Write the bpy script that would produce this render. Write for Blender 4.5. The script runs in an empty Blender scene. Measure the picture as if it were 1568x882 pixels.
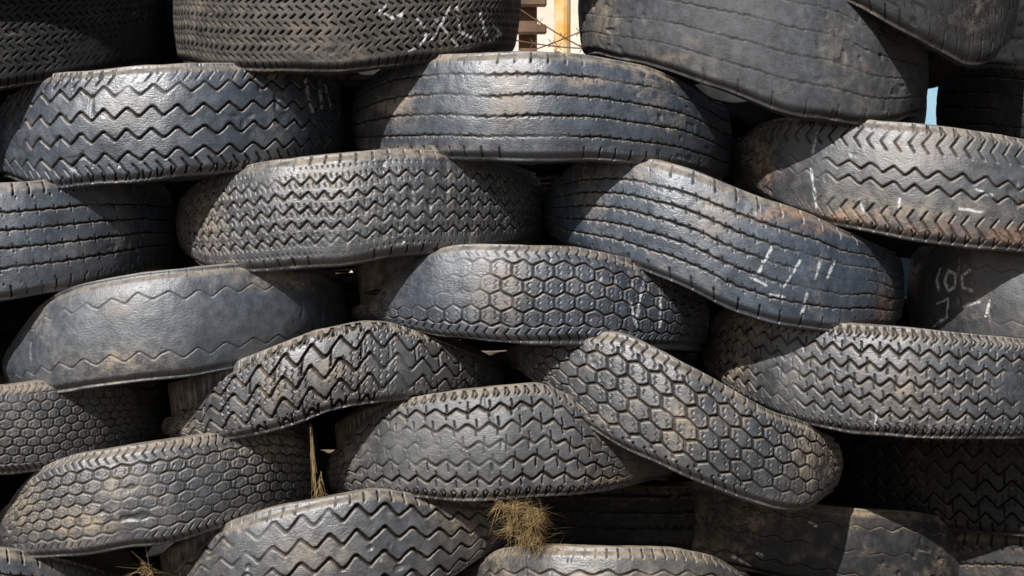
import bpy, math, random
import numpy as np
from mathutils import Vector
random.seed(4); np.random.seed(4)
scene=bpy.context.scene
S=1.75/1568.0      # metres per image pixel on the face of the tyre wall
D=3.0; CZ=1.0      # viewing distance and eye height
HI=(860,110)
def W(x,y,depth=0.0):  # image pixel coordinates to a world point at the given depth
    k=(D+depth)/D
    return ((x-784)*S*k, depth, CZ+(441-y)*S*k)
# ---------------------------------------------------------------- node helpers
def newmat(name):
    m=bpy.data.materials.new(name); m.use_nodes=True
    nt=m.node_tree; b=nt.nodes['Principled BSDF']
    return m,nt,b
class G:
    def __init__(s,nt): s.nt=nt
    def n(s,t,**k):
        nd=s.nt.nodes.new(t)
        for a,v in k.items(): setattr(nd,a,v)
        return nd
    def put(s,inp,v):
        if isinstance(v,bpy.types.NodeSocket): s.nt.links.new(v,inp)
        else: inp.default_value=v
    def math(s,op,a,b=0.0,clamp=False):
        nd=s.n('ShaderNodeMath',operation=op); nd.use_clamp=clamp
        s.put(nd.inputs[0],a); s.put(nd.inputs[1],b); return nd.outputs[0]
    def noise(s,vec,scale,detail=4,rough=.6,dist=0):
        nd=s.n('ShaderNodeTexNoise'); s.put(nd.inputs['Vector'],vec)
        nd.inputs['Scale'].default_value=scale; nd.inputs['Detail'].default_value=detail
        nd.inputs['Roughness'].default_value=rough; nd.inputs['Distortion'].default_value=dist
        return nd.outputs[0]
    def ramp(s,f,a,b,lo=0.0,hi=1.0):
        nd=s.n('ShaderNodeMapRange'); nd.clamp=True
        s.put(nd.inputs[0],f)
        for i,v in zip((1,2,3,4),(a,b,lo,hi)): nd.inputs[i].default_value=v
        return nd.outputs[0]
    def mix(s,f,a,b):
        nd=s.n('ShaderNodeMix',data_type='RGBA')
        s.put(nd.inputs[0],f)
        s.put(nd.inputs[6],a if isinstance(a,bpy.types.NodeSocket) else (*a,1))
        s.put(nd.inputs[7],b if isinstance(b,bpy.types.NodeSocket) else (*b,1))
        return nd.outputs[2]
    def attr(s,name):
        nd=s.n('ShaderNodeAttribute'); nd.attribute_name=name; return nd.outputs['Fac']

def rubber(base,dust,gloss,seed,haspaint,hasrust,dustcol=(.38,.29,.19)):
    m,nt,b=newmat('rubber_%d'%seed); g=G(nt)
    tc=g.n('ShaderNodeTexCoord'); mp=g.n('ShaderNodeMapping')
    nt.links.new(tc.outputs['Object'],mp.inputs[0]); mp.inputs['Location'].default_value=(seed*3.7,seed*1.9,seed*.7)
    v=mp.outputs[0]
    ua=g.n('ShaderNodeAttribute'); ua.attribute_name='sq'
    um=g.n('ShaderNodeMapping'); nt.links.new(ua.outputs['Vector'],um.inputs[0]); um.inputs['Scale'].default_value=(150,300,1); um.inputs['Location'].default_value=(seed*5.1,seed*2.3,seed)
    n1=g.noise(v,8,3,.62,.4); n2=g.noise(v,46,4,.75); n3=g.noise(um.outputs[0],1.0,2,.7)
    col=g.mix(g.ramp(n1,.3,.7),tuple(c*.65 for c in base),tuple(c*1.3 for c in base))
    col=g.mix(g.ramp(n2,.40,.68,0,.65),col,tuple(c*2.2+.015 for c in base))
    geo=g.n('ShaderNodeNewGeometry'); sx=g.n('ShaderNodeSeparateXYZ'); nt.links.new(geo.outputs['Normal'],sx.inputs[0])
    up=g.ramp(sx.outputs[2],.2,.9)
    vp=g.attr('vpos'); side=g.math('MULTIPLY',g.ramp(vp,.92,1.25),g.ramp(vp,2.2,2.8,1,0))
    dn=g.math('MULTIPLY',g.ramp(sx.outputs[2],-.75,-.15,.02,1),g.ramp(vp,2.2,2.8,1,.02))  # mask of undersides and inner liner for painted shade
    gr=g.attr('groove')
    mott=g.ramp(g.math('ADD',g.math('MULTIPLY',n2,.6),g.math('MULTIPLY',n3,.4)),.43,.57)
    f=g.math('MULTIPLY',g.math('MULTIPLY',g.ramp(n1,.52,.66),mott),dust*1.0)
    f=g.math('ADD',f,g.math('MULTIPLY',up,g.ramp(n2,.3,.6,.25,.85)))
    f=g.math('ADD',f,g.math('MULTIPLY',side,g.ramp(n1,.35,.65,.04,.60)))
    st=g.attr('stain'); f=g.math('ADD',f,g.math('MULTIPLY',st,g.math('ADD',mott,.12)),True)
    f=g.math('MULTIPLY',g.math('MULTIPLY',f,.85),dn)
    fg=g.math('MULTIPLY',f,g.ramp(gr,0,1,1,.35))
    dc=g.mix(g.ramp(n2,.35,.65),tuple(c*.6 for c in dustcol),dustcol)
    dirt=g.mix(g.ramp(n1,.4,.6),(.007,.007,.007),(.026,.020,.014))  # groove dirt, with recess shade painted into its near-black colour
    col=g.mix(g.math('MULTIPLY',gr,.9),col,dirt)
    col=g.mix(fg,col,dc)
    if hasrust:
        ru=g.attr('rust'); col=g.mix(g.math('MULTIPLY',ru,g.ramp(mott,.0,.8,.06,.85)),col,(.36,.19,.09))
    spk=g.math('MULTIPLY',g.ramp(n3,.68,.74),g.ramp(n1,.46,.6))
    col=g.mix(g.math('MULTIPLY',spk,.4),col,(.42,.39,.33))
    if haspaint:
        pt=g.math('MULTIPLY',g.attr('paint'),g.ramp(g.noise(v,110,4,.8),.40,.54))
        col=g.mix(g.math('MULTIPLY',pt,.9),col,(.76,.78,.78))
    col=g.mix(g.ramp(dn,0,1,.8,0),col,(.006,.006,.006))  # shade painted in: undersides and liner go nearly black
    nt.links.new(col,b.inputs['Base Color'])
    r=g.math('ADD',g.ramp(n2,.3,.7,gloss,gloss+.14),g.math('MULTIPLY',f,.25))
    r=g.math('ADD',r,g.math('MULTIPLY',gr,.4),True)
    nt.links.new(r,b.inputs['Roughness'])
    shiny=gloss<.6
    b.inputs['IOR'].default_value=2.2 if shiny else 1.5
    nt.links.new(g.ramp(gr,0,.8,.5,.06),b.inputs['Specular IOR Level'])
    h=g.math('ADD',g.math('MULTIPLY',n3,1.0),g.math('MULTIPLY',n2,1.2))
    bp=g.n('ShaderNodeBump'); bp.inputs['Strength'].default_value=.40; bp.inputs['Distance'].default_value=.002
    nt.links.new(h,bp.inputs['Height']); nt.links.new(bp.outputs[0],b.inputs['Normal'])
    return m
# ---------------------------------------------------------------- tread maths
def ln(d,w,e=.0010): return np.clip(1-(np.abs(d)-w*.36)/e,0,1)
def tri(x): return 4*np.abs(x-np.floor(x+.5))-1
def fmod(x,p): return x-p*np.floor(x/p)-p/2
def vnoise(x,y,seed=0):
    xi=np.floor(x); yi=np.floor(y); fx=x-xi; fy=y-yi
    fx=fx*fx*(3-2*fx); fy=fy*fy*(3-2*fy)
    def h(a,b):
        k=np.sin(a*127.1+b*311.7+seed*74.7)*43758.5453; return k-np.floor(k)
    return (h(xi,yi)*(1-fx)+h(xi+1,yi)*fx)*(1-fy)+(h(xi,yi+1)*(1-fx)+h(xi+1,yi+1)*fx)*fy
def zig(s,q,q0,a,p,w,ph=0.):
    t=np.clip(tri(s/p+ph)*1.25,-1,1)
    return ln((q-q0-a*t)/math.sqrt(1+(4*a/p)**2*.6),w)
def notches(s,v,p,w,lo=.8,ph=0,sl=0):
    return ln(fmod(s+ph+sl*v,p),w)*np.clip((np.abs(v)-lo)/.03,0,1)
def p_zigzag(s,q,v,o):
    p=o.get('p',.042);a=o.get('a',.0065);w=o.get('w',.0036);n=o.get('n',4);g=0
    for i in range(n):
        q0=(i-(n-1)/2)*o.get('gap',.032)
        g=np.maximum(g,zig(s,q,q0,a,p,w,(i%2)*o.get('alt',0)))
    if o.get('link'):   # shallow cross cuts that break the ribs into blocks
        row=np.floor(q/o['gap']+.5*n)
        g=np.maximum(g,o['link']*ln(fmod(s+row*p*.37,p)+.12*fmod(q,o['gap']),.0022)*(np.abs(v)<.8))
    g=np.maximum(g,notches(s,v,o.get('np',.021),.003,.86))
    if o.get('edge'):
        g=np.maximum(g,notches(s+.008*tri(v*2.2),v,o['edge'],.0038,o.get('elo',.62))*.9)
    if o.get('sipe'):
        row=np.floor((q+.5)/.016)
        g=np.maximum(g,.6*ln(fmod(s+row*.0085,.0105)+.35*fmod(q,.016),.0014)*ln(fmod(q,.016),.009)*(np.abs(v)<.85))
    return g
def p_rib(s,q,v,o):
    n=o.get('n',4);gap=o.get('gap',.032);g=0
    for i in range(n):
        q0=(i-(n-1)/2)*gap
        g=np.maximum(g,ln(q-q0-.0008*tri(s/.02),o.get('w',.0035)))
    lo=np.abs(fmod(q+(0 if n%2 else gap/2)+gap/2,gap))
    g=np.maximum(g,.75*ln(fmod(s+.3*q,o.get('sp',.019)),.0018)*(lo<o.get('sl',.0065))*(np.abs(v)<.8))
    g=np.maximum(g,notches(s,v,o.get('np',.027),.0028,.80))
    return g*1.0
def hexd(x,y):
    ry=math.sqrt(3)
    ax=x-np.floor(x)-.5; ay=y-ry*np.floor(y/ry)-ry/2
    bx=(x-.5)-np.floor(x-.5)-.5; by=(y-ry/2)-ry*np.floor((y-ry/2)/ry)-ry/2
    c=(ax*ax+ay*ay)<(bx*bx+by*by)
    gx=np.abs(np.where(c,ax,bx)); gy=np.abs(np.where(c,ay,by))
    return .5-np.maximum(gx,gx*.5+gy*.8660254), gx
def p_hex(s,q,v,o):
    a=o.get('a',.034);b=o.get('b',.030)
    d,gx=hexd(s/a,q/b+.43)
    w=o.get('w',.0035)
    vert=(gx>.47)
    d=d*min(a,b)
    g=np.clip(1-(d-w*.30)/.0011,0,1)*np.where(vert,o.get('link',.7),1.0)
    cut=o.get('cut',.74)
    g=g*(np.abs(v)<cut)
    g=np.maximum(g,notches(s+.004*tri(v*4),v,a/2,.0032,cut)*.85)
    sp=.55*ln(fmod(s,a/2)+.002*tri(q/.009),.0013)*(d>.004)*(np.abs(v)<cut)*(vnoise(s/a*.7,q/b,3)>.3)
    g=np.maximum(g,sp)
    return g
def p_chev(s,q,v,o):
    p=o.get('p',.06);a=o.get('a',.011);g=0
    for i in range(5):
        q0=(i-2)*.031
        g=np.maximum(g,zig(s,q,q0,a,p,.0056,0))
    g=np.maximum(g,ln(fmod(s+.015,p),.004)*(tri(q/.062+.25)>.2)*(np.abs(v)<.8)*.9)
    g=np.maximum(g,.5*ln(fmod(s,p/4)+.002*tri(q/.01),.0013)*(vnoise(s/.03,q/.03,3)>.5))
    return np.maximum(g,notches(s,v,p/2,.005,.78))
def p_dash(s,q,v,o):
    row=np.floor(q/.0135); sy=fmod(q,.0135); sgn=np.where(row%2==0,1,-1)
    sx=fmod(s+row*.0053,.0155)
    g=ln(sx*.62+sgn*sy*.78-0.0,.0028)*(np.abs(sx*.78-sgn*sy*.62)<.0062)
    return np.maximum(g*(np.abs(v)<.87),notches(s,v,.0155,.0025,.9))
def p_bald(s,q,v,o):
    g=0
    for i in range(o.get('n',2)):
        q0=(i-(o.get('n',2)-1)/2)*o.get('gap',.085)
        g=np.maximum(g,o.get('k',.5)*zig(s,q,q0,o.get('a',.004),.05,.0018))
    return np.maximum(g,.4*notches(s,v,.03,.002,.9))
PAT=dict(zigzag=p_zigzag,rib=p_rib,hex=p_hex,chev=p_chev,dash=p_dash,bald=p_bald)

def curve(pts):
    xs=np.arange(-900,2500,2.0); P=sorted(pts)
    y=np.interp(xs,[p[0] for p in P],[p[1] for p in P])
    k=np.arange(-24,25); w=np.exp(-(k/7.0)**2/2); w/=w.sum()
    y=np.convolve(np.pad(y,24,mode='edge'),w,mode='valid')
    return xs,y
CNT=[0]
def tire(xl,xr,top,bot,pat='rib',o={},y0=0.,cap=None,capb=None,base=(.05,.053,.06),dust=.4,gloss=.42,
         depth=.0055,paint=(),stain=(),rust=(),res=HI,crown=.010,name='old_tire',wear=.9,sh=.008):
    CNT[0]+=1; seed=CNT[0]
    nf,nv=res
    tl=math.atan((xl-784)*S/D); tr=math.atan((xr-784)*S/D)
    tcn=(tl+tr)/2; al=(tr-tl)/2
    R=(D+y0)/(math.cos(tcn)/math.sin(al)-1); dist=R/math.sin(al); cx=dist*math.sin(tcn); cy=y0+R
    phf=np.linspace(-1.68,1.68,nf); nb=max(30,nf//8)
    phb=np.linspace(1.68,2*math.pi-1.68,nb+2)[1:-1]
    ph=np.concatenate([phf,phb]); N=len(ph)
    phm=np.where(np.cos(ph)>=0,ph,np.arctan2(np.sin(ph),-np.cos(ph)))
    X=cx+R*np.sin(phm); Y=cy-R*np.cos(phm); k=(D+Y)/D
    xp=784+X/k/S
    def zof(pts):
        xs,ys=curve(pts); return CZ+(441-np.interp(xp,xs,ys))*S*k
    zt=zof(top); zb=zof(bot)
    zb=np.minimum(zb,zt-.004)
    zt+= .005*(vnoise(ph*3+50,ph*0,seed)-.5); zb+=.005*(vnoise(ph*4+80,ph*0,seed+9)-.5)
    zc=(zt+zb)/2; h=(zt-zb)/2; h0=float(np.percentile(h[:nf],70))
    pf=np.clip(1-h/h0,0,1)
    zcap=zof(cap) if cap else zt+.007
    zcap=np.maximum(zcap,zt+.004)
    zcb=zof(capb) if capb else zb-.007
    zcb=np.minimum(zcb,zb-.004)
    Rp=R*(1+.006*np.sin(2*ph+seed)+.004*np.sin(3*ph+seed*2.1))-.012*pf+.005*(vnoise(ph*5+31,ph*0,seed+3)-.5)
    v=np.linspace(-1,1,nv); PH,V=np.meshgrid(ph,v,indexing='ij')
    s=PH*R; q=V*h0
    s2=s+.007*(vnoise(s*14+9,q*14+4,seed)-.5)+.0018*(vnoise(s*90+9,q*90+4,seed+6)-.5)+seed*.0137; q2=q+.007*(vnoise(s*11+3,q*9+7,seed+5)-.5)+.0020*(vnoise(s*90+3,q*90+7,seed+15)-.5)
    g=PAT[pat](s2,q2,V,o)*np.ones_like(s)
    wr=np.clip(.6+wear*(vnoise(s*7+20,q*12+8,seed+2)-.36)*2.0+.6*(vnoise(s*38+20,q*38+8,seed+22)-.5),.08,1.0)
    pk=np.clip(1.5-1.9*pf,0,1)[:,None]
    gc=g*np.clip(wr*1.35,.15,1)*pk*o.get('gk',1.0)
    g=g*wr*pk
    chips=np.clip((vnoise(s*60+30,q*60+30,seed+8)-.78)*6,0,1)*np.clip((vnoise(s*9,q*9,seed+18)-.5)*5,0,1)
    r=Rp[:,None]-crown*V*V-sh*np.clip((np.abs(V)-.88)/.12,0,1)**2-depth*g-.0028*chips
    r=r+.0045*(vnoise(s*16+5,q*16+11,seed+30)-.5)+.0008*(vnoise(s*70+5,q*70+11,seed+31)-.5)
    z=zc[:,None]+h[:,None]*V
    A=[r];Z=[z];VP=[np.abs(V)]
    def wall(zs,zm,sg,n=16):
        rs0=r[:,-1] if sg>0 else r[:,0]
        t=np.linspace(0,1,n+1)[1:]
        rb=.60*R; rm=Rp-.020+.014*pf
        T=t[None,:]; tm=.16
        ra=rs0[:,None]+(rm-rs0)[:,None]*np.clip(T/tm,0,1)
        ra=ra+(rb-rm)[:,None]*np.clip((T-tm)/(1-tm),0,1)
        sm=np.clip(T/.22,0,1); sm=sm*(2-sm)
        za=zs[:,None]+(zm-zs)[:,None]*sm-sg*.034*np.clip((T-.22)/.78,0,1)**1.6
        za=za+sg*.0016*(np.sin(T*46)>.75)+.002*(vnoise(ph[:,None]*9+4*T,T*8+ph[:,None]*0,seed+40)-.5)
        return ra,za,np.ones_like(za)+T
    ra,za,vp=wall(zt,zcap,1); A.append(ra);Z.append(za);VP.append(vp)
    zlt=za[:,-1]
    rb_,zb_,vpb=wall(zb,zcb,-1); zlb=zb_[:,-1]
    li=np.array([.585,.70,.84,.915,.93,.915,.84,.70,.585])
    fr=np.array([.0,.10,.18,.35,.5,.65,.82,.90,1.0])
    zi=(zlt-.006)[:,None]*(1-fr)+(zlb+.006)[:,None]*fr
    A.append(np.ones((N,1))*li*R);Z.append(zi);VP.append(np.ones_like(zi)*3)
    A.append(rb_[:,::-1]);Z.append(zb_[:,::-1]);VP.append(vpb[:,::-1])
    A=np.concatenate(A,1);Z=np.concatenate(Z,1);VP=np.concatenate(VP,1); M=A.shape[1]
    PX=A*np.sin(ph)[:,None]; PY=-A*np.cos(ph)[:,None]
    zo=float(zc.mean())
    co=np.stack([PX,PY,Z-zo],-1).reshape(-1,3).astype(np.float32)
    me=bpy.data.meshes.new('tire_body'); nV=N*M
    me.vertices.add(nV); me.vertices.foreach_set('co',co.ravel())
    i=np.arange(N)[:,None]; j=np.arange(M)[None,:]
    i2=(i+1)%N; j2=(j+1)%M
    F=np.stack([i*M+j+0*j2,i2*M+j,i2*M+j2,i*M+j2],-1).reshape(-1,4).astype(np.int32)
    nF=len(F); me.loops.add(nF*4); me.loops.foreach_set('vertex_index',F.ravel())
    me.polygons.add(nF); me.polygons.foreach_set('loop_start',np.arange(0,nF*4,4,dtype=np.int32))
    me.polygons.foreach_set('use_smooth',np.ones(nF,dtype=bool))
    me.update(calc_edges=True)
    def at(nm,arr):
        a=me.attributes.new(nm,'FLOAT','POINT'); a.data.foreach_set('value',arr.astype(np.float32).ravel())
    full=np.zeros((N,M)); full[:,:nv]=gc; at('groove',full)
    at('vpos',VP)
    sq=np.stack([np.broadcast_to((ph*R)[:,None],(N,M)),Z-zc[:,None]+A,np.zeros((N,M))],-1).astype(np.float32)
    a_=me.attributes.new('sq','FLOAT_VECTOR','POINT'); a_.data.foreach_set('vector',sq.ravel())
    kk=(D+PY+cy)/D; sx=784+(PX+cx)/kk/S; sy=441-(Z-CZ)/kk/S
    front=(np.cos(ph)>-.1)[:,None]&(np.arange(M)<nv+20)[None,:]
    def blobs(L):
        f=np.zeros((N,M))
        for (bx,by,rx,ry,st) in L:
            f=np.maximum(f,st*np.exp(-((sx-bx)/rx)**2-((sy-by)/ry)**2))
        return f*front
    at('stain',blobs(stain))
    if rust: at('rust',blobs(rust))
    if paint:
        f=np.zeros((N,M))
        for pl in paint:
            for (a,b2) in zip(pl[:-1],pl[1:]):
                dx,dy=b2[0]-a[0],b2[1]-a[1]; L2=dx*dx+dy*dy+1e-6
                t=np.clip(((sx-a[0])*dx+(sy-a[1])*dy)/L2,0,1)
                wob=2.0*(vnoise(sx/9,sy/9,3)-.5)
                d=np.hypot(sx-a[0]-t*dx+wob,sy-a[1]-t*dy+wob); f=np.maximum(f,np.clip(1.2+1.3*vnoise(sx/14,sy/14,7)-d*.7,0,1))
        at('paint',f*front*(1-.8*full))
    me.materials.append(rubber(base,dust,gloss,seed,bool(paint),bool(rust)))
    ob=bpy.data.objects.new(name,me); scene.collection.objects.link(ob); ob.location=(cx,cy,zo)
    return ob

BL=(.027,.037,.053); GR=(.038,.041,.046); BR=(.048,.045,.040); DK=(.012,.012,.013)  # DK is rubber with shade put into its base colour
# ---- top row
tire(-290,258,[(-290,-60),(258,-60)],[(-200,135),(0,128),(130,112),(258,88)],'dash',base=(.008,.008,.009),dust=.05,depth=.003,gloss=.75)  # base colour darkened to stand for shade from above
tire(262,798,[(262,-60),(800,-75)],[(262,90),(300,99),(420,103),(520,103),(640,90),(798,74)],'dash',base=(.050,.046,.041),dust=.35,gloss=.62,
     paint=[[(580,15),(600,28),(618,22)],[(640,30),(655,50),(640,72),(625,78)],[(662,60),(690,10)],[(668,30),(700,70)],[(700,12),(705,50),(735,62)],[(735,20),(745,55)],[(758,40),(766,52),(752,62)],[(590,8),(582,22)]])
tire(885,1428,[(885,-60),(1000,-70),(1150,-60),(1300,-20),(1428,60)],[(885,76),(960,88),(1040,108),(1120,138),(1220,172),(1300,182),(1380,183),(1428,170)],'rib',
     dict(n=4,gap=.04,w=.0018,sl=.0,np=.06,gk=.4),base=(.052,.055,.060),dust=.35,depth=.0025,y0=.0,wear=.3,gloss=.6,stain=[(920,30,20,50,.4),(1000,90,90,8,.5)])
tire(1190,1562,[(1190,-230),(1562,-190)],[(1190,-50),(1300,0),(1380,38),(1440,70),(1500,98),(1540,85),(1562,50)],'rib',base=DK,dust=.2,y0=-.03,gloss=.65)
tire(1433,1960,[(1433,105),(1500,98),(1960,110)],[(1433,208),(1568,214),(1960,235)],'rib',base=DK,dust=.15,y0=.12,gloss=.7)  # set-back tire, its shadow carried by the dark base
# ---- second row
tire(-12,532,[(-12,165),(20,132),(70,114),(200,103),(400,99),(460,104),(500,112),(532,130)],
     [(-12,262),(20,280),(60,283),(200,271),(350,258),(470,246),(532,236)],'zigzag',dict(p=.044,a=.0075,gap=.037,n=4,w=.0044,np=.026,edge=.022,elo=.72),base=BL,dust=.3,gloss=.39,
     paint=[[(468,122),(472,150),(478,170)],[(490,125),(492,165)],[(498,130),(506,165)]],stain=[(190,165,60,30,.3),(415,112,40,12,.6)])
tire(535,1122,[(535,140),(560,112),(600,96),(700,84),(800,81),(900,87),(1000,106),(1060,130),(1122,165)],
     [(535,230),(560,236),(640,236),(780,241),(920,240),(1040,251),(1122,272)],'rib',dict(n=4,gap=.034,w=.0032,sl=.0045,np=.03),base=BL,dust=.4,gloss=.42,depth=.004,
     stain=[(780,150,35,45,.8),(600,165,35,25,.9),(1040,115,40,14,.9),(900,125,30,10,.8),(610,230,120,8,.8)])
tire(1111,1720,[(1111,225),(1140,195),(1180,183),(1250,184),(1400,192),(1568,214),(1720,240)],
     [(1105,262),(1130,280),(1180,310),(1250,337),(1330,350),(1400,362),(1568,380),(1720,385)],'zigzag',dict(p=.040,a=.006,gap=.026,n=2,w=.004,np=.024,edge=.024,elo=.5,gk=.8),base=GR,dust=.4,gloss=.45,
     rust=[(1300,336,55,13,.9),(1410,350,60,12,.7),(1540,362,60,14,.9),(1168,260,12,30,.7)],stain=[(1410,230,60,30,.5),(1160,240,30,40,.8),(1350,325,150,18,.8)],
     paint=[[(1252,205),(1244,232)],[(1242,260),(1250,318)],[(1316,305),(1322,325)],[(1378,305),(1376,322)],[(1470,320),(1505,325)],[(1495,290),(1520,300)]])
# ---- third row
tire(-275,270,[(-275,300),(0,284),(60,281),(160,276),(230,278),(270,290)],[(-275,470),(0,456),(100,440),(200,420),(270,402)],'rib',dict(n=4,gap=.032,w=.004,sl=.008,sp=.03),base=BL,dust=.25,gloss=.46)
tire(268,834,[(268,305),(290,280),(330,264),(400,250),(500,240),(600,233),(690,236),(780,247),(834,272)],
     [(268,375),(290,405),(320,412),(400,408),(520,400),(640,385),(760,378),(834,368)],'zigzag',dict(p=.029,a=.0055,gap=.024,n=5,w=.0038,np=.029,sipe=1,gk=.85),base=GR,dust=.35,gloss=.42,
     stain=[(500,270,60,25,.4),(310,330,30,50,.6)])
tire(828,1386,[(828,295),(845,266),(880,250),(960,241),(1050,262),(1150,300),(1250,334),(1330,364),(1386,395)],
     [(828,345),(850,376),(930,392),(1020,425),(1100,462),(1200,492),(1290,503),(1386,492)],'rib',dict(n=5,gap=.028,w=.0035,sl=.006,sp=.024,np=.04,gk=.85),base=(.023,.037,.058),dust=.4,gloss=.41,
     rust=[(1200,328,50,10,.9),(1250,350,30,8,.8),(1355,470,14,30,.7)],stain=[(1090,330,35,40,.6),(950,265,60,14,.6)],
     paint=[[(1182,380),(1160,420)],[(1150,425),(1172,436)],[(1225,400),(1200,440)],[(1175,450),(1200,455)],[(1236,450),(1228,482)],[(1256,400),(1248,428)],[(1278,400),(1268,425)]])
tire(1392,1960,[(1392,410),(1410,385),(1450,374),(1568,386),(1960,420)],[(1392,500),(1450,516),(1568,526),(1960,540)],'bald',dict(k=.4),base=(.03,.032,.038),dust=.3,depth=.002,gloss=.5,
     paint=[[(1440,412),(1434,430),(1438,446)],[(1452,415),(1447,432),(1452,446),(1462,438),(1464,420),(1452,415)],[(1484,414),(1473,422),(1474,440),(1488,445)],[(1435,465),(1452,458),(1450,485),(1430,500)],[(1475,470),(1500,462)],[(1515,460),(1510,485)]])
# ---- fourth row
tire(-5,537,[(-5,540),(20,492),(60,456),(120,437),(250,420),(340,411),(430,408),(500,415),(537,435)],
     [(-5,590),(60,597),(160,587),(300,570),(400,555),(537,522)],'bald',dict(n=2,gap=.095,k=.7,a=.006,gk=.6),base=(.036,.045,.058),dust=.4,gloss=.46,depth=.003,crown=.014,
     stain=[(190,560,70,30,.8),(180,470,30,20,.5),(430,425,60,14,.8)])
tire(526,1092,[(526,470),(552,464),(590,425),(640,388),(700,378),(780,377),(880,381),(960,400),(1030,425),(1092,460)],
     [(526,488),(552,492),(650,508),(750,522),(900,521),(1000,527),(1092,528)],'hex',dict(a=.036,b=.028,w=.0030),base=BL,dust=.4,gloss=.42,depth=.0042,
     cap=[(500,410),(540,395),(600,388),(700,374),(880,376),(1000,400),(1092,440)],capb=[(500,500),(560,500),(660,514),(800,528),(1092,538)],
     stain=[(765,440,38,50,.8),(560,440,40,50,.8)],paint=[[(985,430),(975,490)],[(1012,440),(1010,500)],[(965,460),(975,500)]])
tire(1070,1680,[(1070,530),(1085,500),(1120,478),(1180,489),(1250,498),(1400,508),(1568,524),(1680,540)],
     [(1070,565),(1100,595),(1150,620),(1210,643),(1300,661),(1400,668),(1568,668),(1680,660)],'zigzag',dict(p=.034,a=.0055,gap=.0255,n=5,w=.0046,np=.017,edge=.017,elo=.8,link=.8),base=GR,dust=.4,gloss=.43,
     stain=[(1130,505,50,35,1),(1120,560,30,40,.9),(1380,600,20,25,.8)],paint=[[(1342,630),(1340,662)]])
# ---- fifth row
tire(-280,256,[(-280,610),(0,596),(100,588),(200,588),(256,600)],[(-280,740),(0,724),(70,717),(150,702),(256,675)],'hex',dict(a=.024,b=.018,w=.0028,cut=.85,gk=.7),base=(.033,.034,.037),dust=.25,depth=.003,gloss=.5)
tire(243,777,[(243,640),(285,630),(310,598),(340,572),(400,540),(480,511),(560,496),(600,498),(660,518),(720,540),(777,565)],
     [(243,668),(290,673),(350,670),(430,652),(500,624),(600,612),(690,604),(777,598)],'chev',dict(p=.05,a=.011),base=GR,dust=.4,gloss=.42,depth=.008,
     cap=[(230,590),(280,576),(340,556),(480,505),(600,490),(777,555)],stain=[(265,620,30,50,1),(510,570,30,20,.8),(420,600,20,25,.7)])
tire(768,1295,[(768,535),(790,522),(830,518),(900,516),(950,518),(1000,541),(1100,586),(1200,640),(1250,652),(1295,680)],
     [(768,552),(800,580),(840,604),(880,642),(950,684),(1050,724),(1130,756),(1190,777),(1230,780),(1265,770),(1295,740)],'hex',dict(a=.040,b=.030,w=.0044,cut=.82),base=GR,dust=.4,gloss=.43,
     y0=-.03,stain=[(1240,690,28,60,1),(1275,700,25,50,1),(1040,650,30,35,.9),(1215,620,40,14,.8)])
tire(1280,1880,[(1280,690),(1350,668),(1568,672),(1880,690)],[(1280,790),(1400,806),(1568,818),(1880,830)],'chev',dict(p=.05,a=.01),base=(.016,.016,.017),dust=.2,y0=.24,gloss=.62)  # shaded tire, base colour darkened for it
# ---- sixth row
tire(-20,496,[(-20,800),(0,768),(40,726),(100,704),(200,686),(330,672),(420,660),(470,664),(496,685)],
     [(-20,838),(10,852),(60,853),(150,843),(270,826),(360,800),(430,785),(496,772)],'hex',dict(a=.032,b=.020,w=.003,link=.5,gk=.85),base=GR,dust=.4,gloss=.42,depth=.004,
     stain=[(180,745,20,30,.9),(140,800,40,25,1),(430,690,60,25,.9),(30,770,30,40,.8)])
tire(495,1044,[(495,695),(515,685),(545,642),(580,620),(640,610),(700,603),(840,592),(880,616),(940,655),(1000,680),(1044,700)],
     [(495,748),(520,758),(600,758),(750,765),(880,756),(960,745),(1044,728)],'zigzag',dict(p=.038,a=.0045,gap=.026,n=5,w=.0044,alt=.5,link=1.,np=.019,edge=.019,elo=.84),base=(.042,.044,.047),dust=.35,gloss=.50,
     cap=[(480,655),(520,635),(560,620),(640,606),(840,588),(1044,680)],stain=[(515,690,30,40,.9),(960,735,70,14,1),(700,760,120,8,.8)])
# ---- bottom row
tire(-300,215,[(-300,850),(0,846),(100,862),(215,890)],[(-300,1000),(215,1000)],'rib',base=GR,dust=.4)
tire(228,815,[(228,880),(280,858),(310,822),(400,790),(500,766),(580,756),(640,766),(720,776),(815,783)],
     [(228,940),(400,935),(560,925),(680,895),(750,850),(815,815)],'zigzag',dict(p=.05,a=.008,gap=.034,n=4,w=.0058,np=.025),base=GR,dust=.4,gloss=.42,depth=.0075,
     cap=[(228,850),(290,815),(400,780),(580,750),(815,776)],stain=[(740,800,60,40,1),(480,850,50,25,.7),(270,860,30,30,1)])
tire(960,1500,[(960,785),(990,750),(1050,742),(1150,765),(1280,785),(1400,790),(1500,805)],[(960,840),(1130,872),(1300,900),(1500,930)],'bald',dict(k=.5,gap=.05,n=3),base=(.017,.017,.018),dust=.5,y0=.24,gloss=.62,  # deep shade partly painted in by the darker base
     stain=[(1100,790,160,30,.4),(1040,830,60,30,.4)],paint=[[(1122,852),(1140,862),(1150,868)],[(1160,848),(1166,850)],[(1240,800),(1250,806)]])
tire(700,1165,[(700,880),(740,850),(800,840),(900,846),(1050,850),(1120,862),(1165,890)],[(700,1000),(1165,1000)],'zigzag',dict(p=.05,a=.004,gap=.034,n=4),base=BR,dust=.5,y0=-.01)
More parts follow.
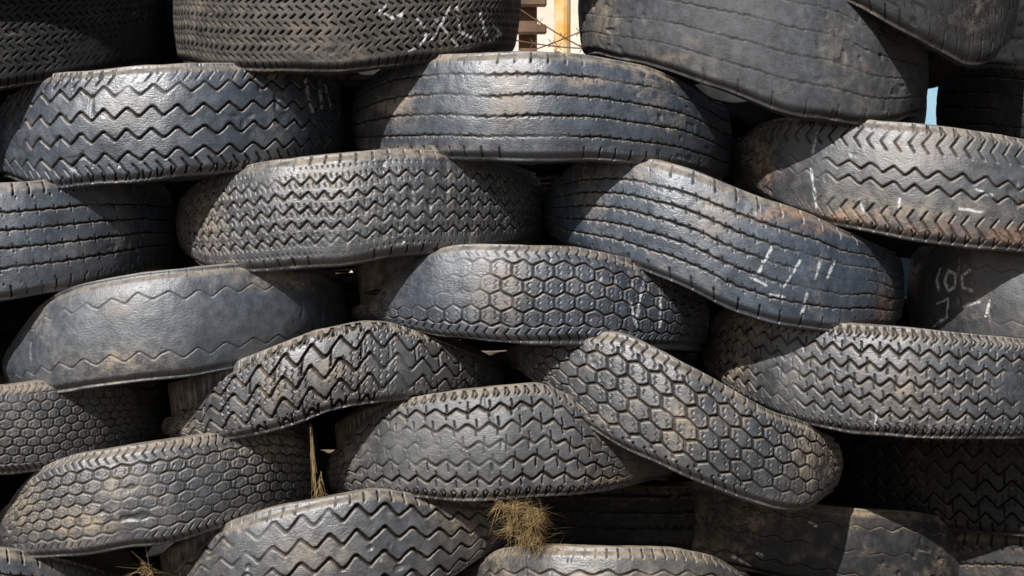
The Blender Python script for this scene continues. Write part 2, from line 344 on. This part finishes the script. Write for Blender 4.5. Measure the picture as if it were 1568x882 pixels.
tire(1290,1880,[(1290,840),(1400,815),(1568,826),(1880,840)],[(1290,990),(1880,990)],'rib',base=DK,dust=.2,y0=.28,gloss=.65)
# ---- second rank of tires added behind, coloured near-black so gaps read as shade
LO=(220,30)
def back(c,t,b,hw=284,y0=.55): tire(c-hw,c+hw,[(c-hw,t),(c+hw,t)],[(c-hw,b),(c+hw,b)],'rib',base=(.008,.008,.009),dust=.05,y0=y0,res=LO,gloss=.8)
back(-150,-60,112,272); back(415,-60,112,272); back(1200,62,207,218,.62); back(1705,-50,100,245)
for c in (-20,532): back(c,118,276)
back(1085,215,276,275)
for c in (-290,262,815): back(c,284,416)
for c in (-20,532,1085): back(c,424,536)
back(1640,460,540)
for c in (-290,250,790,1330): back(c,544,690)
for c in (-30,510,1050,1590): back(c,698,815)
for c in (250,790,1330): back(c,823,1000)
tire(640,1120,[(640,752),(1120,752)],[(640,842),(1120,842)],'rib',base=DK,dust=.15,y0=.25,res=LO,gloss=.75)  # recess tire, shade painted in by its dark base
# off-frame part of the stack, plus unseen tires added on top to block light
def filler(xl,xr,t,b,y0=0.): tire(xl,xr,[(xl,t),(xr,t)],[(xl,b),(xr,b)],'rib',base=GR,dust=.3,y0=y0,res=LO,gloss=.5)
for a in (-560,-10,545,1100,1655): filler(a,a+545,1002,1170)
for a in (-290,262,815,1370): filler(a,a+545,1178,1330)
for y in (100,410,700): filler(-560,-22,y+15,y+165)
filler(-340,215,-235,-72,-.12); filler(-850,-300,-60,110); filler(1730,2270,210,380); filler(1690,2240,520,665)  # first one: unseen tire added, jutting forward to cast shade below
filler(222,742,-245,-90,.03); filler(748,1188,-245,-92,.05)  # unseen tires added to block sun and sky from the hollow tires below

# ---------------------------------------------------------------- dry grass
def simple(name,c1,c2,scale=8,rough=.85,bump=.0):
    m,nt,b=newmat(name); g=G(nt); tc=g.n('ShaderNodeTexCoord')
    n=g.noise(tc.outputs['Object'],scale,6,.65)
    nt.links.new(g.mix(g.ramp(n,.32,.68),c1,c2),b.inputs['Base Color']); b.inputs['Roughness'].default_value=rough
    if bump:
        bp=g.n('ShaderNodeBump'); bp.inputs['Distance'].default_value=bump; nt.links.new(n,bp.inputs['Height']); nt.links.new(bp.outputs[0],b.inputs['Normal'])
    return m
straw=simple('dry_straw',(.34,.23,.09),(.08,.05,.025),45)
def grass(tufts,name='dry_grass_clump'):
    V=[];F=[]
    for (cx,cy,rx,ry,n,ln_,dep,dirn,sp,curl) in tufts:
      for i in range(n):
        a=random.random()*6.28; rr=random.random()**.6
        p=Vector(W(cx+rx*rr*math.cos(a),cy+ry*rr*math.sin(a),dep+random.uniform(-.02,.05)))
        d=Vector((random.gauss(dirn[0],sp[0]),random.gauss(dirn[1],sp[1]),random.gauss(dirn[2],sp[2]))).normalized()
        L=ln_*random.uniform(.35,1.2); w=random.uniform(.0003,.0008)
        sd=d.cross(Vector((0,1,0.2))).normalized()*w
        bend=Vector((random.gauss(0,1),random.gauss(0,.6),random.gauss(-.4,.9)))*curl*L
        b0=len(V)
        for k in range(6):
            t=k/5; c=p+d*L*t+bend*t*t; ww=(1-t*.7)
            V+= [c-sd*ww,c+sd*ww+Vector((0,-w*.6,0))]
        F+=[(b0+2*k,b0+2*k+1,b0+2*k+3,b0+2*k+2) for k in range(5)]
    me=bpy.data.meshes.new(name); me.from_pydata([tuple(v) for v in V],[],F); me.materials.append(straw)
    o=bpy.data.objects.new(name,me); scene.collection.objects.link(o)
iso=(1,.6,1)
grass([(795,778,18,12,520,.013,.02,(0,-.2,0),iso,1.2),(818,792,16,16,520,.012,.01,(0,-.2,-.1),iso,1.2),(790,803,12,12,260,.012,.03,(0,-.2,-.2),iso,1.2),
       (812,822,20,12,330,.014,.02,(.1,-.2,-.4),iso,1.1),(770,772,14,5,90,.014,.0,(-.3,-.2,-.2),iso,1.0),(800,795,26,26,70,.034,.02,(0,-.3,-.3),iso,.8),(838,838,30,5,120,.016,.03,(.5,-.2,-.1),(1,.4,.4),.8)])
grass([(476,655,5,8,14,.15,.05,(.06,-.1,-1),(.05,.05,.05),.04),(490,740,4,20,14,.03,.05,(0,-.2,-1),(.4,.2,.3),.3)])
grass([(224,872,12,9,90,.022,.04,(0,-.2,.2),iso,1)])

# ---------------------------------------------------------------- ground: yard soil made dark to cut bounced light, pale sandy bank behind
sand,snt,sb=newmat('ground_dirt_and_sand'); g=G(snt); tc=g.n('ShaderNodeTexCoord')
sn=g.noise(tc.outputs['Object'],3,6,.65); sxyz=g.n('ShaderNodeSeparateXYZ'); snt.links.new(tc.outputs['Object'],sxyz.inputs[0])
pale=g.mix(g.ramp(sn,.32,.68),(.74,.67,.56),(.55,.46,.34)); dirtc=g.mix(g.ramp(sn,.32,.68),(.12,.095,.07),(.07,.055,.042))
yy_=g.math('ADD',sxyz.outputs[1],g.math('MULTIPLY',sn,1.5))
snt.links.new(g.mix(g.ramp(yy_,2.4,4.0),dirtc,pale),sb.inputs['Base Color']); sb.inputs['Roughness'].default_value=.95
bp=g.n('ShaderNodeBump'); bp.inputs['Distance'].default_value=.02; snt.links.new(sn,bp.inputs['Height']); snt.links.new(bp.outputs[0],sb.inputs['Normal'])
n=120; gx=np.sign(np.linspace(-1,1,n))*np.abs(np.linspace(-1,1,n))**3*300; gy=gx
V=[];F=[]
for j in range(n):
    for i in range(n):
        x,y=gx[i],gy[j]
        t=min(max((y-3.0)/7.0,0),1); t=t*t*(3-2*t)
        z=t*3.6*(1+.1*math.sin(x*.7))+ (.04*math.sin(x*2.3)*math.sin(y*1.9) if abs(x)<30 and y>2 else 0)
        V.append((x,y,z))
for j in range(n-1):
    for i in range(n-1): F.append((j*n+i,j*n+i+1,(j+1)*n+i+1,(j+1)*n+i))
me=bpy.data.meshes.new('ground'); me.from_pydata(V,[],F); me.materials.append(sand)
me.polygons.foreach_set('use_smooth',np.ones(len(F),dtype=bool))
o=bpy.data.objects.new('ground',me); scene.collection.objects.link(o)

# ---------------------------------------------------------------- fence post, wire, timber
import bmesh
def cyl(bm,p,q,r1,r2,seg=14):
    p=Vector(p);q=Vector(q); d=(q-p); up=d.normalized(); a=up.orthogonal().normalized(); b=up.cross(a)
    R1=[bm.verts.new(p+(a*math.cos(t)+b*math.sin(t))*r1) for t in [6.28318*i/seg for i in range(seg)]]
    R2=[bm.verts.new(q+(a*math.cos(t)+b*math.sin(t))*r2) for t in [6.28318*i/seg for i in range(seg)]]
    for i in range(seg): bm.faces.new((R1[i],R1[(i+1)%seg],R2[(i+1)%seg],R2[i]))
    bm.faces.new(R1[::-1]); bm.faces.new(R2)
def obj(name,bm,mat):
    me=bpy.data.meshes.new(name); bm.normal_update(); bm.to_mesh(me); bm.free(); me.materials.append(mat)
    o=bpy.data.objects.new(name,me); scene.collection.objects.link(o); return o
paintm=simple('orange_white_paint',(.88,.78,.58),(.80,.38,.06),9,.5)
bm=bmesh.new(); px,py,pz=W(857,40,2.2)
cyl(bm,(px,py,0),(px+.01,py,2.3),.027,.024); cyl(bm,(px+.01,py,2.3),(px+.01,py,2.33),.031,.028)
obj('fence_post',bm,paintm)
bm=bmesh.new()
for (a,b_) in [((760,95),(930,30)),((790,10),(935,95)),((780,60),(930,75))]:
    pts=[]
    for k in range(13):
        t=k/12; pts.append(W(a[0]+(b_[0]-a[0])*t,a[1]+(b_[1]-a[1])*t+4*math.sin(3.14*t),2.1))
    for k in range(12): cyl(bm,pts[k],pts[k+1],.0020,.0020,6)
    for k in (3,6,9):
        for s_ in (-1,1): cyl(bm,Vector(pts[k])+Vector((-.010,0,-.012*s_)),Vector(pts[k])+Vector((.010,0,.012*s_)),.0015,.0008,5)
obj('barbed_wire',bm,simple('rusty_wire',(.22,.09,.04),(.12,.06,.04),30))
wood=simple('weathered_wood',(.20,.12,.07),(.10,.06,.035),12,.8,.003)
bm=bmesh.new()
def zz(y,dep): return W(784,y,dep)[2]
for (ya,yb,yy) in [(10,-20,3.6),(52,38,3.6)]:
    z0,z1=zz(ya,yy),zz(yb,yy)
    m_=bmesh.ops.create_cube(bm,size=1)
    for v in m_['verts']: v.co=Vector((v.co.x*3-1.37,v.co.y*.04+yy,(z0+z1)/2+v.co.z*(z1-z0)))
for xx in (-2.2,-.9,.06):
    m_=bmesh.ops.create_cube(bm,size=1)
    for v in m_['verts']: v.co=Vector((v.co.x*.07+xx,v.co.y*.07+3.68,v.co.z*2.6+1.25))
bmesh.ops.bevel(bm,geom=bm.edges[:],offset=.006,segments=1,affect='EDGES')
obj('timber_fence',bm,wood)
# blue tarpaulin hanging behind the stack on the right
bm=bmesh.new(); nx,nz=60,16; grid=[]
for j in range(nz):
    for i in range(nx):
        u=i/(nx-1);w=j/(nz-1); grid.append(bm.verts.new((.5+1.1*u,1.45+.04*math.sin(u*31)+.03*math.sin(u*13+w*4),.35+1.22*w-.05*math.sin(u*9)**2*w)))
for j in range(nz-1):
    for i in range(nx-1): bm.faces.new((grid[j*nx+i],grid[j*nx+i+1],grid[(j+1)*nx+i+1],grid[(j+1)*nx+i]))
for f in bm.faces: f.smooth=True
obj('blue_tarpaulin',bm,simple('blue_tarp',(.25,.48,.62),(.40,.58,.68),6,.5))

# ---------------------------------------------------------------- light, sky, camera
el=math.radians(36); az=math.radians(25)
sd=Vector((-math.sin(az)*math.cos(el),-math.cos(az)*math.cos(el),math.sin(el)))
L=bpy.data.lights.new('sun','SUN'); L.energy=5.0; L.angle=math.radians(.5); L.color=(1,.97,.93)
lo=bpy.data.objects.new('sun',L); scene.collection.objects.link(lo); lo.rotation_euler=(-sd).to_track_quat('-Z','Y').to_euler()
w=bpy.data.worlds.new('World'); scene.world=w; w.use_nodes=True; nt=w.node_tree
sk=nt.nodes.new('ShaderNodeTexSky'); sk.sky_type='NISHITA'; sk.sun_disc=False; sk.sun_elevation=el; sk.sun_rotation=math.radians(180)+az
nt.links.new(sk.outputs[0],nt.nodes['Background'].inputs[0]); nt.nodes['Background'].inputs[1].default_value=.055
cam=bpy.data.cameras.new('camera'); cam.sensor_width=36; cam.lens=36*D/1.75; cam.clip_end=1000
co=bpy.data.objects.new('camera',cam); scene.collection.objects.link(co); co.location=(0,-D,CZ); co.rotation_euler=(math.pi/2,0,0)
scene.camera=co
scene.view_settings.view_transform='Standard'; scene.view_settings.look='None'; scene.view_settings.exposure=0
